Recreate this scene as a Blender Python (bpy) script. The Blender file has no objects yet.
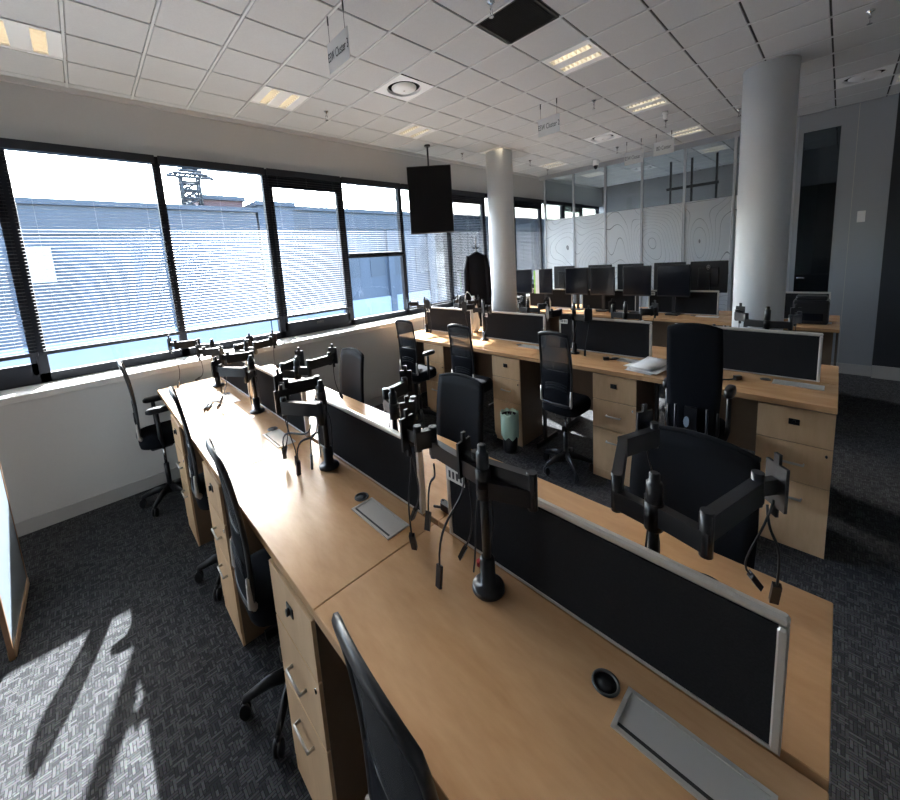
import bpy, bmesh, math, random
from mathutils import Vector, Matrix
random.seed(7)
scene = bpy.context.scene
col = scene.collection
# ---------------------------------------------------------------- scale of the place
# layout is written in metres of plan (ceiling tile = 0.6); H and V bring plan and height to the room's proportions
H, V = 0.75, 1.3575
ZC = 2.73
# ---------------------------------------------------------------- camera
cam_d = bpy.data.cameras.new('camera'); cam = bpy.data.objects.new('camera', cam_d); col.objects.link(cam)
cam_d.sensor_width = 36; cam_d.sensor_fit = 'HORIZONTAL'; cam_d.lens = 36*376.356/900
cam_d.shift_x = (450-434.47)/900; cam_d.shift_y = (313.11-400)/900
cam_d.clip_start = 0.02; cam_d.clip_end = 500
r_ = Vector((0.72729326, -0.68338184, -0.06351195)); d_ = Vector((-0.14098304, -0.05819168, -0.98830031)); f_ = Vector((0.67169062, 0.72773827, -0.13866767))
M = Matrix.Identity(4)
for k in range(3):
    M[k][0] = r_[k]; M[k][1] = -d_[k]; M[k][2] = -f_[k]
M.translation = Vector((-0.2038*H, -6.2112*H, 1.4674*V))
cam.matrix_world = M
scene.camera = cam
# ---------------------------------------------------------------- world, sun, exposure
SUN = Vector((0.33*H, 1.0*H, 0.42*V)).normalized()
w = bpy.data.worlds.new('sky'); scene.world = w; w.use_nodes = True
nt = w.node_tree; nt.nodes.clear()
sky = nt.nodes.new('ShaderNodeTexSky'); sky.sky_type = 'NISHITA'; sky.sun_disc = False
sky.sun_elevation = math.asin(SUN.z); sky.sun_rotation = math.atan2(SUN.x, SUN.y); sky.dust_density = 2.0; sky.air_density = 1.2
bg = nt.nodes.new('ShaderNodeBackground'); bg.inputs['Strength'].default_value = 1.0
out = nt.nodes.new('ShaderNodeOutputWorld')
nt.links.new(sky.outputs[0], bg.inputs[0]); nt.links.new(bg.outputs[0], out.inputs[0])
sl = bpy.data.lights.new('sun', 'SUN'); sl.energy = 26.0; sl.angle = math.radians(0.6); sl.color = (1, 0.97, 0.93)
so = bpy.data.objects.new('sun', sl); col.objects.link(so); so.rotation_euler = (-SUN).to_track_quat('-Z', 'Y').to_euler()
scene.view_settings.view_transform = 'Standard'; scene.view_settings.look = 'None'
scene.view_settings.exposure = 1.75; scene.view_settings.gamma = 1.0; scene.view_settings.use_curve_mapping = False

# ---------------------------------------------------------------- materials
MATS = {}
def new_mat(name):
    m = bpy.data.materials.new(name); m.use_nodes = True; MATS[name] = m
    return m, m.node_tree, m.node_tree.nodes['Principled BSDF']
def simple(name, c, rough=0.5, metal=0.0, spec=0.5, noise=0.0, nscale=40.0, bump=0.0, emit=None, es=0.0):
    m, nt, b = new_mat(name)
    b.inputs['Base Color'].default_value = (*c, 1); b.inputs['Roughness'].default_value = rough
    b.inputs['Metallic'].default_value = metal; b.inputs['Specular IOR Level'].default_value = spec
    if noise or bump:
        tc = nt.nodes.new('ShaderNodeTexCoord'); n = nt.nodes.new('ShaderNodeTexNoise')
        n.inputs['Scale'].default_value = nscale; n.inputs['Detail'].default_value = 4
        nt.links.new(tc.outputs['Object'], n.inputs['Vector'])
        if noise:
            mx = nt.nodes.new('ShaderNodeMix'); mx.data_type = 'RGBA'
            mx.inputs[6].default_value = (*[v*(1-noise) for v in c], 1); mx.inputs[7].default_value = (*[min(1, v*(1+noise)) for v in c], 1)
            nt.links.new(n.outputs['Fac'], mx.inputs[0]); nt.links.new(mx.outputs[2], b.inputs['Base Color'])
        if bump:
            bp = nt.nodes.new('ShaderNodeBump'); bp.inputs['Strength'].default_value = bump; bp.inputs['Distance'].default_value = 0.004
            nt.links.new(n.outputs['Fac'], bp.inputs['Height']); nt.links.new(bp.outputs[0], b.inputs['Normal'])
    if emit:
        b.inputs['Emission Color'].default_value = (*emit, 1); b.inputs['Emission Strength'].default_value = es
    return m
def wood(name, c1, c2, scale, rough=0.32):
    m, nt, b = new_mat(name)
    g = nt.nodes.new('ShaderNodeNewGeometry'); mp = nt.nodes.new('ShaderNodeMapping'); mp.inputs['Scale'].default_value = scale
    nt.links.new(g.outputs['Position'], mp.inputs[0])
    n = nt.nodes.new('ShaderNodeTexNoise'); n.inputs['Scale'].default_value = 1.0; n.inputs['Detail'].default_value = 5; n.inputs['Distortion'].default_value = 0.6
    nt.links.new(mp.outputs[0], n.inputs['Vector'])
    n2 = nt.nodes.new('ShaderNodeTexNoise'); n2.inputs['Scale'].default_value = 7.0; n2.inputs['Detail'].default_value = 2
    nt.links.new(mp.outputs[0], n2.inputs['Vector'])
    ad = nt.nodes.new('ShaderNodeMath'); ad.operation = 'MULTIPLY_ADD'; ad.inputs[1].default_value = 0.35
    nt.links.new(n2.outputs['Fac'], ad.inputs[0]); nt.links.new(n.outputs['Fac'], ad.inputs[2])
    cr = nt.nodes.new('ShaderNodeValToRGB'); cr.color_ramp.elements[0].position = 0.38; cr.color_ramp.elements[0].color = (*c1, 1)
    cr.color_ramp.elements[1].position = 0.9; cr.color_ramp.elements[1].color = (*c2, 1)
    nt.links.new(ad.outputs[0], cr.inputs[0]); nt.links.new(cr.outputs[0], b.inputs['Base Color'])
    b.inputs['Roughness'].default_value = rough; b.inputs['Specular IOR Level'].default_value = 0.5
    return m
wood('maple_top', (0.44, 0.235, 0.105), (0.60, 0.355, 0.18), (9, 2.2, 9), 0.27)
wood('maple_front', (0.59, 0.37, 0.195), (0.71, 0.475, 0.27), (9, 9, 1.6), 0.42)
simple('maple_edge', (0.40, 0.235, 0.115), 0.45, noise=0.1, nscale=30)
simple('dark_panel', (0.10, 0.075, 0.055), 0.6)
simple('shaded_maple', (0.17, 0.105, 0.06), 0.55, noise=0.1, nscale=20)  # maple darkened by the shade on pedestal sides and in the knee space
simple('wall_paint', (0.64, 0.63, 0.60), 0.85, noise=0.03, nscale=60, bump=0.1)
simple('bulkhead_paint', (0.56, 0.565, 0.56), 0.85, noise=0.03, nscale=60, bump=0.1)
simple('column_paint', (0.68, 0.685, 0.685), 0.6, noise=0.03, nscale=30)
simple('tile_mineral', (0.52, 0.522, 0.52), 0.9, noise=0.08, nscale=90, bump=0.15)
simple('tbar_white', (0.62, 0.62, 0.61), 0.5)
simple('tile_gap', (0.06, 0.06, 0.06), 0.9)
simple('sill_white', (0.72, 0.71, 0.68), 0.35)
simple('skirting_grey', (0.45, 0.44, 0.42), 0.5)
simple('frame_dark', (0.012, 0.014, 0.021), 0.55, spec=0.25)
simple('slat_aluminium', (0.095, 0.10, 0.11), 0.6, metal=0.0, spec=0.18)
simple('rail_dark', (0.020, 0.022, 0.028), 0.5, spec=0.25)
simple('cord_white', (0.3, 0.3, 0.3), 0.6)
simple('black_plastic', (0.011, 0.011, 0.013), 0.38)
simple('grommet_grey', (0.055, 0.053, 0.05), 0.45)
simple('black_metal', (0.013, 0.013, 0.015), 0.30)
simple('black_cable', (0.010, 0.010, 0.010), 0.5)
simple('black_fabric', (0.008, 0.0085, 0.011), 0.95, spec=0.08, noise=0.3, nscale=200, bump=0.2)
simple('screen_fabric', (0.0205, 0.0195, 0.0205), 1.0, spec=0.03, noise=0.35, nscale=260, bump=0.25)
simple('blue_black', (0.008, 0.0095, 0.013), 0.75, spec=0.2)
simple('aluminium', (0.57, 0.53, 0.475), 0.36, metal=0.5)
simple('post_grey', (0.40, 0.41, 0.43), 0.4, metal=0.3)
simple('brushed_steel', (0.52, 0.49, 0.45), 0.42, metal=0.35)
simple('chrome', (0.75, 0.75, 0.76), 0.18, metal=1.0)
simple('white_plastic', (0.84, 0.84, 0.83), 0.4)
simple('label_white', (0.72, 0.71, 0.66), 0.6)
simple('label_ink', (0.03, 0.03, 0.035), 0.7)
simple('paper', (0.72, 0.71, 0.70), 0.8)
simple('red_plastic', (0.55, 0.03, 0.03), 0.4)
simple('green_card', (0.28, 0.55, 0.08), 0.6)
simple('dark_glass', (0.007, 0.008, 0.012), 0.12, spec=0.22)
simple('tv_glass', (0.004, 0.004, 0.005), 0.45, spec=0.15)
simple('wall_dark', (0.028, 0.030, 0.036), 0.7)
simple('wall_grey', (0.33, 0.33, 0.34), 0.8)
simple('panel_grey', (0.30, 0.315, 0.33), 0.45)
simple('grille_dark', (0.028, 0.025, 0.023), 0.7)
simple('lamp_reflector', (0.86, 0.84, 0.78), 0.35, metal=0.2)
simple('lamp_tube', (1, 0.9, 0.7), 0.5, emit=(1.0, 0.92, 0.76), es=2.6)
simple('wood_trim', (0.30, 0.16, 0.08), 0.5, noise=0.2, nscale=25)
simple('wood_trim_light', (0.58, 0.40, 0.24), 0.5, noise=0.1, nscale=25)
simple('panel_blue', (0.40, 0.47, 0.54), 0.16)
simple('facade_blue', (0.050, 0.060, 0.080), 0.7, noise=0.08, nscale=2)
simple('facade_dark', (0.034, 0.042, 0.058), 0.6)
simple('facade_white', (0.30, 0.30, 0.31), 0.6)
simple('facade_light', (0.20, 0.225, 0.27), 0.7, noise=0.15, nscale=1.2)
simple('facade_red', (0.10, 0.05, 0.05), 0.8)
simple('street', (0.34, 0.36, 0.40), 0.9)
simple('lattice', (0.02, 0.022, 0.026), 0.6)
simple('car_paint', (0.6, 0.62, 0.66), 0.25)
# mesh back of the task chairs: see-through weave
def seethrough(name, c, a):
    m, nt, b = new_mat(name); b.inputs['Base Color'].default_value = (*c, 1); b.inputs['Roughness'].default_value = 0.7
    b.inputs['Alpha'].default_value = a; return m
seethrough('chair_mesh', (0.012, 0.013, 0.017), 0.72)
seethrough('sign_acrylic', (0.66, 0.66, 0.65), 0.86)
def bin_liner():
    m, nt, b = new_mat('bin_liner'); b.inputs['Base Color'].default_value = (0.55, 0.76, 0.62, 1); b.inputs['Roughness'].default_value = 0.35
    b.inputs['Transmission Weight'].default_value = 0.0; b.inputs['Alpha'].default_value = 0.9
bin_liner()
def glass(name, tint, gloss):
    m = bpy.data.materials.new(name); m.use_nodes = True; MATS[name] = m; nt = m.node_tree; nt.nodes.clear()
    t = nt.nodes.new('ShaderNodeBsdfTransparent'); t.inputs[0].default_value = (*tint, 1)
    g = nt.nodes.new('ShaderNodeBsdfGlossy'); g.inputs['Roughness'].default_value = 0.02
    fr = nt.nodes.new('ShaderNodeFresnel'); fr.inputs['IOR'].default_value = 1.45
    mu = nt.nodes.new('ShaderNodeMath'); mu.operation = 'MULTIPLY'; mu.inputs[1].default_value = gloss
    mx = nt.nodes.new('ShaderNodeMixShader'); o = nt.nodes.new('ShaderNodeOutputMaterial')
    nt.links.new(fr.outputs[0], mu.inputs[0]); nt.links.new(mu.outputs[0], mx.inputs[0]); nt.links.new(t.outputs[0], mx.inputs[1]); nt.links.new(g.outputs[0], mx.inputs[2]); nt.links.new(mx.outputs[0], o.inputs[0])
glass('window_glass', (0.90, 0.94, 0.97), 0.9)
glass('partition_glass', (0.84, 0.87, 0.88), 0.9)
glass('door_glass', (0.42, 0.44, 0.45), 1.0)
def frosted():
    m, nt, b = new_mat('frosted_film')
    g = nt.nodes.new('ShaderNodeNewGeometry'); n = nt.nodes.new('ShaderNodeTexNoise'); n.inputs['Scale'].default_value = 0.95; n.inputs['Detail'].default_value = 1.0
    mp = nt.nodes.new('ShaderNodeMapping'); mp.inputs['Scale'].default_value = (1, 1, 0.55); nt.links.new(g.outputs['Position'], mp.inputs[0])
    nt.links.new(mp.outputs[0], n.inputs['Vector'])
    a = nt.nodes.new('ShaderNodeMath'); a.operation = 'MULTIPLY'; a.inputs[1].default_value = 44
    fr = nt.nodes.new('ShaderNodeMath'); fr.operation = 'FRACT'; ls = nt.nodes.new('ShaderNodeMath'); ls.operation = 'LESS_THAN'; ls.inputs[1].default_value = 0.045
    nt.links.new(n.outputs['Fac'], a.inputs[0]); nt.links.new(a.outputs[0], fr.inputs[0]); nt.links.new(fr.outputs[0], ls.inputs[0])
    mx = nt.nodes.new('ShaderNodeMix'); mx.data_type = 'RGBA'; mx.inputs[6].default_value = (0.80, 0.82, 0.83, 1); mx.inputs[7].default_value = (0.30, 0.31, 0.32, 1)
    nt.links.new(ls.outputs[0], mx.inputs[0]); nt.links.new(mx.outputs[2], b.inputs['Base Color'])
    b.inputs['Roughness'].default_value = 0.55
    tr = nt.nodes.new('ShaderNodeBsdfTranslucent'); nt.links.new(mx.outputs[2], tr.inputs[0])
    ms = nt.nodes.new('ShaderNodeMixShader'); ms.inputs[0].default_value = 0.55
    nt.links.new(b.outputs[0], ms.inputs[1]); nt.links.new(tr.outputs[0], ms.inputs[2]); nt.links.new(ms.outputs[0], nt.nodes['Material Output'].inputs[0])
frosted()
def carpet():
    m, nt, b = new_mat('carpet')
    g = nt.nodes.new('ShaderNodeNewGeometry')
    def brick(rot, off):
        mp = nt.nodes.new('ShaderNodeMapping'); mp.inputs['Rotation'].default_value = (0, 0, rot); mp.inputs['Location'].default_value = off
        nt.links.new(g.outputs['Position'], mp.inputs[0])
        br = nt.nodes.new('ShaderNodeTexBrick'); br.inputs['Scale'].default_value = 1.0; br.inputs['Brick Width'].default_value = 0.055; br.inputs['Row Height'].default_value = 0.0115
        br.inputs['Mortar Size'].default_value = 0.0014; br.inputs['Mortar Smooth'].default_value = 0.3; br.offset_frequency = 2; br.offset = 0.37
        br.inputs['Color1'].default_value = (0.040, 0.041, 0.044, 1); br.inputs['Color2'].default_value = (0.118, 0.119, 0.124, 1); br.inputs['Mortar'].default_value = (0.022, 0.022, 0.025, 1)
        br.inputs['Bias'].default_value = -0.1
        nt.links.new(mp.outputs[0], br.inputs[0]); return br
    b1 = brick(0, (0.01, 0, 0)); b2 = brick(math.pi/2, (0, 0.03, 0))
    mp = nt.nodes.new('ShaderNodeMapping'); mp.inputs['Location'].default_value = (0.02, 0.01, 0.5); nt.links.new(g.outputs['Position'], mp.inputs[0])
    ck = nt.nodes.new('ShaderNodeTexChecker'); ck.inputs['Scale'].default_value = 1/0.046; nt.links.new(mp.outputs[0], ck.inputs[0])
    mx = nt.nodes.new('ShaderNodeMix'); mx.data_type = 'RGBA'
    nt.links.new(ck.outputs['Fac'], mx.inputs[0]); nt.links.new(b1.outputs[0], mx.inputs[6]); nt.links.new(b2.outputs[0], mx.inputs[7])
    n = nt.nodes.new('ShaderNodeTexNoise'); n.inputs['Scale'].default_value = 160; nt.links.new(g.outputs['Position'], n.inputs['Vector'])
    mm = nt.nodes.new('ShaderNodeMix'); mm.data_type = 'RGBA'; mm.blend_type = 'MULTIPLY'; mm.inputs[0].default_value = 0.6
    nt.links.new(mx.outputs[2], mm.inputs[6]); nt.links.new(n.outputs['Color'], mm.inputs[7])
    nt.links.new(mm.outputs[2], b.inputs['Base Color']); b.inputs['Roughness'].default_value = 0.95; b.inputs['Specular IOR Level'].default_value = 0.15
    bp = nt.nodes.new('ShaderNodeBump'); bp.inputs['Strength'].default_value = 0.5; bp.inputs['Distance'].default_value = 0.004
    nt.links.new(mm.outputs[2], bp.inputs['Height']); nt.links.new(bp.outputs[0], b.inputs['Normal'])
carpet()

# ---------------------------------------------------------------- mesh helpers (plan metres, scaled when built)
class MB:
    def __init__(self): self.v = []; self.f = []; self.sm = []
    def add(self, vs, fs, smooth=False):
        o = len(self.v); self.v += [tuple(p) for p in vs]
        for f in fs: self.f.append(tuple(o+i for i in f)); self.sm.append(smooth)
        return self
    def box(self, x0, x1, y0, y1, z0, z1):
        return self.add([(x0,y0,z0),(x1,y0,z0),(x1,y1,z0),(x0,y1,z0),(x0,y0,z1),(x1,y0,z1),(x1,y1,z1),(x0,y1,z1)],
            [(0,3,2,1),(4,5,6,7),(0,1,5,4),(1,2,6,5),(2,3,7,6),(3,0,4,7)])
    def cbox(self, x0, x1, y0, y1, z0, z1, b):   # chamfered box: vertical and top edges
        p = [(x0+b,y0),(x1-b,y0),(x1,y0+b),(x1,y1-b),(x1-b,y1),(x0+b,y1),(x0,y1-b),(x0,y0+b)]
        cx, cy = (x0+x1)/2, (y0+y1)/2
        def ins(q): return [(cx+(x-cx)*(1-2*b/abs(x1-x0)), cy+(y-cy)*(1-2*b/abs(y1-y0))) for x, y in q]
        rings = [(ins(p), z0), (p, z0+b), (p, z1-b), (ins(p), z1)]
        vs = [(x, y, z) for q, z in rings for x, y in q]
        fs = [tuple(range(7,-1,-1)), tuple(range(24,32))]
        for k in range(3):
            for i in range(8): j=(i+1)%8; fs.append((k*8+i,k*8+j,k*8+8+j,k*8+8+i))
        return self.add(vs, fs)
    def bar(self, a, b, wd, ht, up=(0,0,1)):     # box beam from a to b
        a, b = Vector(a), Vector(b); t = (b-a).normalized(); u = Vector(up)
        s = t.cross(u)
        if s.length < 1e-4: s = t.cross(Vector((1,0,0)))
        s.normalize(); u = s.cross(t)
        vs = []
        for p in (a, b):
            for i, j in ((-1,-1),(1,-1),(1,1),(-1,1)): vs.append(p+s*i*wd/2+u*j*ht/2)
        return self.add(vs, [(0,3,2,1),(4,5,6,7),(0,1,5,4),(1,2,6,5),(2,3,7,6),(3,0,4,7)])
    def tube(self, pts, r, n=8, cap=True):
        pts = [Vector(p) for p in pts]; rs = r if isinstance(r, (list, tuple)) else [r]*len(pts)
        vs = []; fs = []; prev = None
        for i, p in enumerate(pts):
            t = (pts[min(i+1, len(pts)-1)]-pts[max(i-1, 0)])
            t = t.normalized() if t.length > 1e-9 else Vector((0,0,1))
            if prev is None:
                s = t.cross(Vector((0,0,1)))
                if s.length < 1e-3: s = t.cross(Vector((1,0,0)))
            else: s = prev - t*prev.dot(t)
            s.normalize(); prev = s; u = t.cross(s)
            for k in range(n):
                a = 2*math.pi*k/n; vs.append(p+(s*math.cos(a)+u*math.sin(a))*rs[i])
        for i in range(len(pts)-1):
            for k in range(n):
                l = (k+1)%n; fs.append((i*n+k, i*n+l, (i+1)*n+l, (i+1)*n+k))
        o = len(self.v); self.add(vs, fs, True)
        if cap:
            self.f.append(tuple(o+k for k in range(n-1,-1,-1))); self.sm.append(False)
            self.f.append(tuple(o+(len(pts)-1)*n+k for k in range(n))); self.sm.append(False)
        return self
    def cyl(self, x, y, z0, z1, r, n=16): return self.tube([(x,y,z0),(x,y,z1)], r, n)
    def lathe(self, prof, x=0, y=0, n=24, cap=True):  # prof: (r,z)
        vs = []; fs = []
        for r, z in prof:
            for k in range(n): a = 2*math.pi*k/n; vs.append((x+r*math.cos(a), y+r*math.sin(a), z))
        for i in range(len(prof)-1):
            for k in range(n): l=(k+1)%n; fs.append((i*n+k,i*n+l,(i+1)*n+l,(i+1)*n+k))
        o = len(self.v); self.add(vs, fs, True)
        if cap:
            self.f.append(tuple(o+k for k in range(n-1,-1,-1))); self.sm.append(False)
            self.f.append(tuple(o+(len(prof)-1)*n+k for k in range(n))); self.sm.append(False)
        return self
    def sheet(self, fn, nu, nv, th):              # thick surface; fn(u,v)->(point, normal)
        P = [[fn(i/nu, j/nv) for j in range(nv+1)] for i in range(nu+1)]
        vs = []; fs = []; W = nv+1; N = (nu+1)*W
        for row in P:
            for p, nn in row: vs.append(Vector(p)+Vector(nn)*th/2)
        for row in P:
            for p, nn in row: vs.append(Vector(p)-Vector(nn)*th/2)
        for i in range(nu):
            for j in range(nv):
                a = i*W+j; fs.append((a,a+1,a+W+1,a+W)); fs.append((N+a,N+a+W,N+a+W+1,N+a+1))
        for i in range(nu):
            a = i*W; fs.append((a,a+W,N+a+W,N+a)); a = i*W+nv; fs.append((a,N+a,N+a+W,a+W))
        for j in range(nv):
            a = j; fs.append((a,N+a,N+a+1,a+1)); a = nu*W+j; fs.append((a,a+1,N+a+1,N+a))
        return self.add(vs, fs, True)
    def xf(self, m): self.v = [tuple(m @ Vector(p)) for p in self.v]; return self
    def mesh(self, name, mat):
        me = bpy.data.meshes.new(name); me.from_pydata([(x*H, y*H, z*V) for x, y, z in self.v], [], self.f)
        me.materials.append(MATS[mat])
        me.polygons.foreach_set('use_smooth', self.sm)
        bm = bmesh.new(); bm.from_mesh(me); bmesh.ops.recalc_face_normals(bm, faces=bm.faces); bm.to_mesh(me); bm.free()
        return me
    def build(self, name, mat, parent=None, loc=(0,0,0), rz=0.0):
        o = bpy.data.objects.new(name, self.mesh(name, mat)); col.objects.link(o)
        o.location = (loc[0]*H, loc[1]*H, loc[2]*V); o.rotation_euler = (0, 0, rz)
        if parent: o.parent = parent
        return o
def tag(o, label=None, cat=None, group=None, kind=None):
    if label: o['label'] = label
    if cat: o['category'] = cat
    if group: o['group'] = group
    if kind: o['kind'] = kind
    return o
def thing(name, label, cat, loc=(0,0,0), rz=0.0, group=None):
    o = bpy.data.objects.new(name, None); col.objects.link(o); o.empty_display_size = 0.1
    o.location = (loc[0]*H, loc[1]*H, loc[2]*V); o.rotation_euler = (0, 0, rz)
    return tag(o, label, cat, group)
def struct(o): return tag(o, kind='structure')
def inst(src, name, parent, loc):
    o = bpy.data.objects.new(name, src); col.objects.link(o); o.location = (loc[0]*H, loc[1]*H, loc[2]*V)
    if parent: o.parent = parent
    return o
CH = {}
def kids(o): return [c for c in bpy.data.objects if c.parent == o]
def copy_tree(o, parent=None, cache=None):
    c = o.copy(); col.objects.link(c); c.parent = parent
    for ch in list(o.children): copy_tree(ch, c)
    return c
def place(o, loc, rz): o.location = (loc[0]*H, loc[1]*H, loc[2]*V); o.rotation_euler = (0, 0, rz)
def text_obj(body, size, mat, parent, loc, rot, name='lettering', sx=1.0, sy=1.0):
    c = bpy.data.curves.new(name, 'FONT'); c.body = body; c.size = size; c.align_x = 'CENTER'; c.align_y = 'CENTER'; c.extrude = 0.0006
    t = bpy.data.objects.new(name, c); col.objects.link(t)
    dg = bpy.context.evaluated_depsgraph_get(); me = bpy.data.meshes.new_from_object(t.evaluated_get(dg))
    bpy.data.objects.remove(t); me.materials.clear(); me.materials.append(MATS[mat])
    me.transform(Matrix.Diagonal((sx, sy, 1, 1)))
    o = bpy.data.objects.new(name, me); col.objects.link(o); o.location = (loc[0]*H, loc[1]*H, loc[2]*V); o.rotation_euler = rot
    if parent: o.parent = parent
    return o
#@@STRUCTURE
# ================================================================ THE ROOM
X0, X1 = -3.6, 14.75          # room length along the windows
Y0, Y1 = -9.0, 0.15           # far side of the room, window plane
struct(MB().box(X0, X1, Y0, Y1+0.1, -0.12, 0).build('floor', 'carpet'))
# walls
wl = struct(MB().box(X0, X1, -0.34, 0.40, 0, 0.80).build('wall_window', 'wall_paint'))
MB().box(X0, X1, Y1, 0.45, 2.355, ZC+0.1).build('bulkhead', 'bulkhead_paint', wl)
sill = MB().cbox(X0, X1, -0.375, 0.22, 0.80, 0.84, 0.006).build('window_sill', 'sill_white', wl)
struct(MB().box(X0, X1, -0.358, -0.34, 0, 0.085).build('baseboard_window', 'skirting_grey'))
struct(MB().box(X0-0.1, X0, Y0, 0.4, 0, ZC+0.1).build('wall_back', 'wall_grey'))
struct(MB().box(X0, X1, Y0-0.1, Y0, 0, ZC+0.1).build('wall_side', 'wall_grey'))
struct(MB().box(X1, X1+0.1, Y0, 0.4, 0, ZC+0.1).build('wall_end', 'wall_grey'))
# ---- ceiling: one plenum slab, T bars, shadow-gap strips, mineral tiles, cut tiles along the wall
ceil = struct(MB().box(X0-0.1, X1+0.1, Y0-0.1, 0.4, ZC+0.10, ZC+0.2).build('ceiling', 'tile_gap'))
I0, I1, J0, J1 = -6, 25, 0, 15
grid = MB()
for i in range(I0, I1): grid.box(i*0.6-0.0105, i*0.6+0.0105, Y0, Y1, ZC-0.002, ZC+0.02)
grid.build('main_tee', 'tbar_white', ceil)
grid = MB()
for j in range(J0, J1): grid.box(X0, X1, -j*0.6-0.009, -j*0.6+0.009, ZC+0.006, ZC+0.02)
grid.build('gap_shade_strip', 'grille_dark', ceil)  # dark strips: the shadow in the tile gaps put into their colour
MB().box(X0, X1, Y1-0.035, Y1, ZC-0.03, ZC+0.01).build('wall_angle', 'tbar_white', ceil)
lights = {(-1,1),(3,1),(7,1),(11,1),(15,1),(19,1),(7,6),(11,6),(15,6),(19,6),(15,11)}
diffs = {(5, 3), (13, 4), (14, 10), (20, 3), (-3, 8)}
grilles = {(5, 6)}
tile_me = MB().add([(-.290,-.294,0.006),(.290,-.294,0.006),(.290,.294,0.006),(-.290,.294,0.006),(-.279,-.288,-0.004),(.279,-.288,-0.004),(.279,.288,-0.004),(-.279,.288,-0.004)],
    [(0,1,2,3),(4,7,6,5),(0,4,5,1),(1,5,6,2),(2,6,7,3),(3,7,4,0)]).mesh('ceiling_tile', 'tile_mineral')
strip_me = MB().box(-.288,.288,-.05,.062,-0.002,0.006).mesh('cut_tile', 'tile_mineral')
cells = []
for i in range(I0, I1-1):
    for j in range(J0, J1):
        if (i, j) in lights or (i, j) in diffs or (i, j) in grilles: continue
        cells.append((math.hypot(i*.6+.5, -j*.6-.3+6.2), i, j))
cells.sort()
seen = 0; rest = MB()
for d, i, j in cells:
    cx, cy = i*0.6+0.3, -j*0.6-0.3
    dx, dy = cx+0.2, cy+6.2
    fwd = 0.67*dx+0.73*dy; rt = 0.73*dx-0.68*dy; 
    vis = fwd > 0.9 and abs(rt/fwd) < 1.45 and (fwd > 2.1)
    if vis and seen < 290:
        inst(tile_me, 'ceiling_tile', ceil, (cx, cy, ZC+0.004)); seen += 1
    else: rest.box(cx-.289, cx+.289, cy-.294, cy+.294, ZC, ZC+0.01)
tag(rest.build('ceiling_tiles', 'tile_mineral', ceil), kind='stuff')
for i in range(I0, I1-1): inst(strip_me, 'cut_tile', ceil, (i*.6+.3, 0.06, ZC+0.004))
# ---- windows in the long wall
mull = [-3.45, -2.05, -0.66, 0.75, 2.16, 3.49, 4.87, 6.23, 7.60, 8.86, 10.33, 11.7, 13.05, 14.4]
slat_cache = {}
wz0, wz1 = 0.90, 2.355
for k in range(len(mull)-1):
    a, b = mull[k], mull[k+1]
    wdw = MB()
    wdw.box(a-0.045, a+0.045, Y1-0.03, Y1+0.06, 0.84, wz1)
    if k == len(mull)-2: wdw.box(b-0.045, b+0.045, Y1-0.03, Y1+0.06, 0.84, wz1)
    wdw.box(a, b, Y1-0.03, Y1+0.06, 0.84, wz0); wdw.box(a, b, Y1-0.03, Y1+0.06, wz1-0.05, wz1)
    wo = struct(wdw.build('window_%d' % (k+1), 'frame_dark'))
    MB().box(a+0.045, b-0.045, Y1+0.03, Y1+0.036, wz0, wz1-0.05).build('pane', 'window_glass', wo)
    if k in (1, 4, 7, 9, 11):   # opening casement: a second inner frame
        cs = MB(); e = 0.05
        cs.box(a+0.045, a+0.045+e, Y1-0.045, Y1+0.02, wz0, wz1-0.05); cs.box(b-0.045-e, b-0.045, Y1-0.045, Y1+0.02, wz0, wz1-0.05)
        cs.box(a+0.045, b-0.045, Y1-0.045, Y1+0.02, wz0, wz0+0.075); cs.box(a+0.045, b-0.045, Y1-0.045, Y1+0.02, wz1-0.15, wz1-0.05)
        cs.build('casement', 'frame_dark', wo)
        MB().box((a+b)/2-0.06, (a+b)/2+0.06, Y1-0.06, Y1-0.045, wz0+0.025, wz0+0.045).build('window_handle', 'black_metal', wo)
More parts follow.
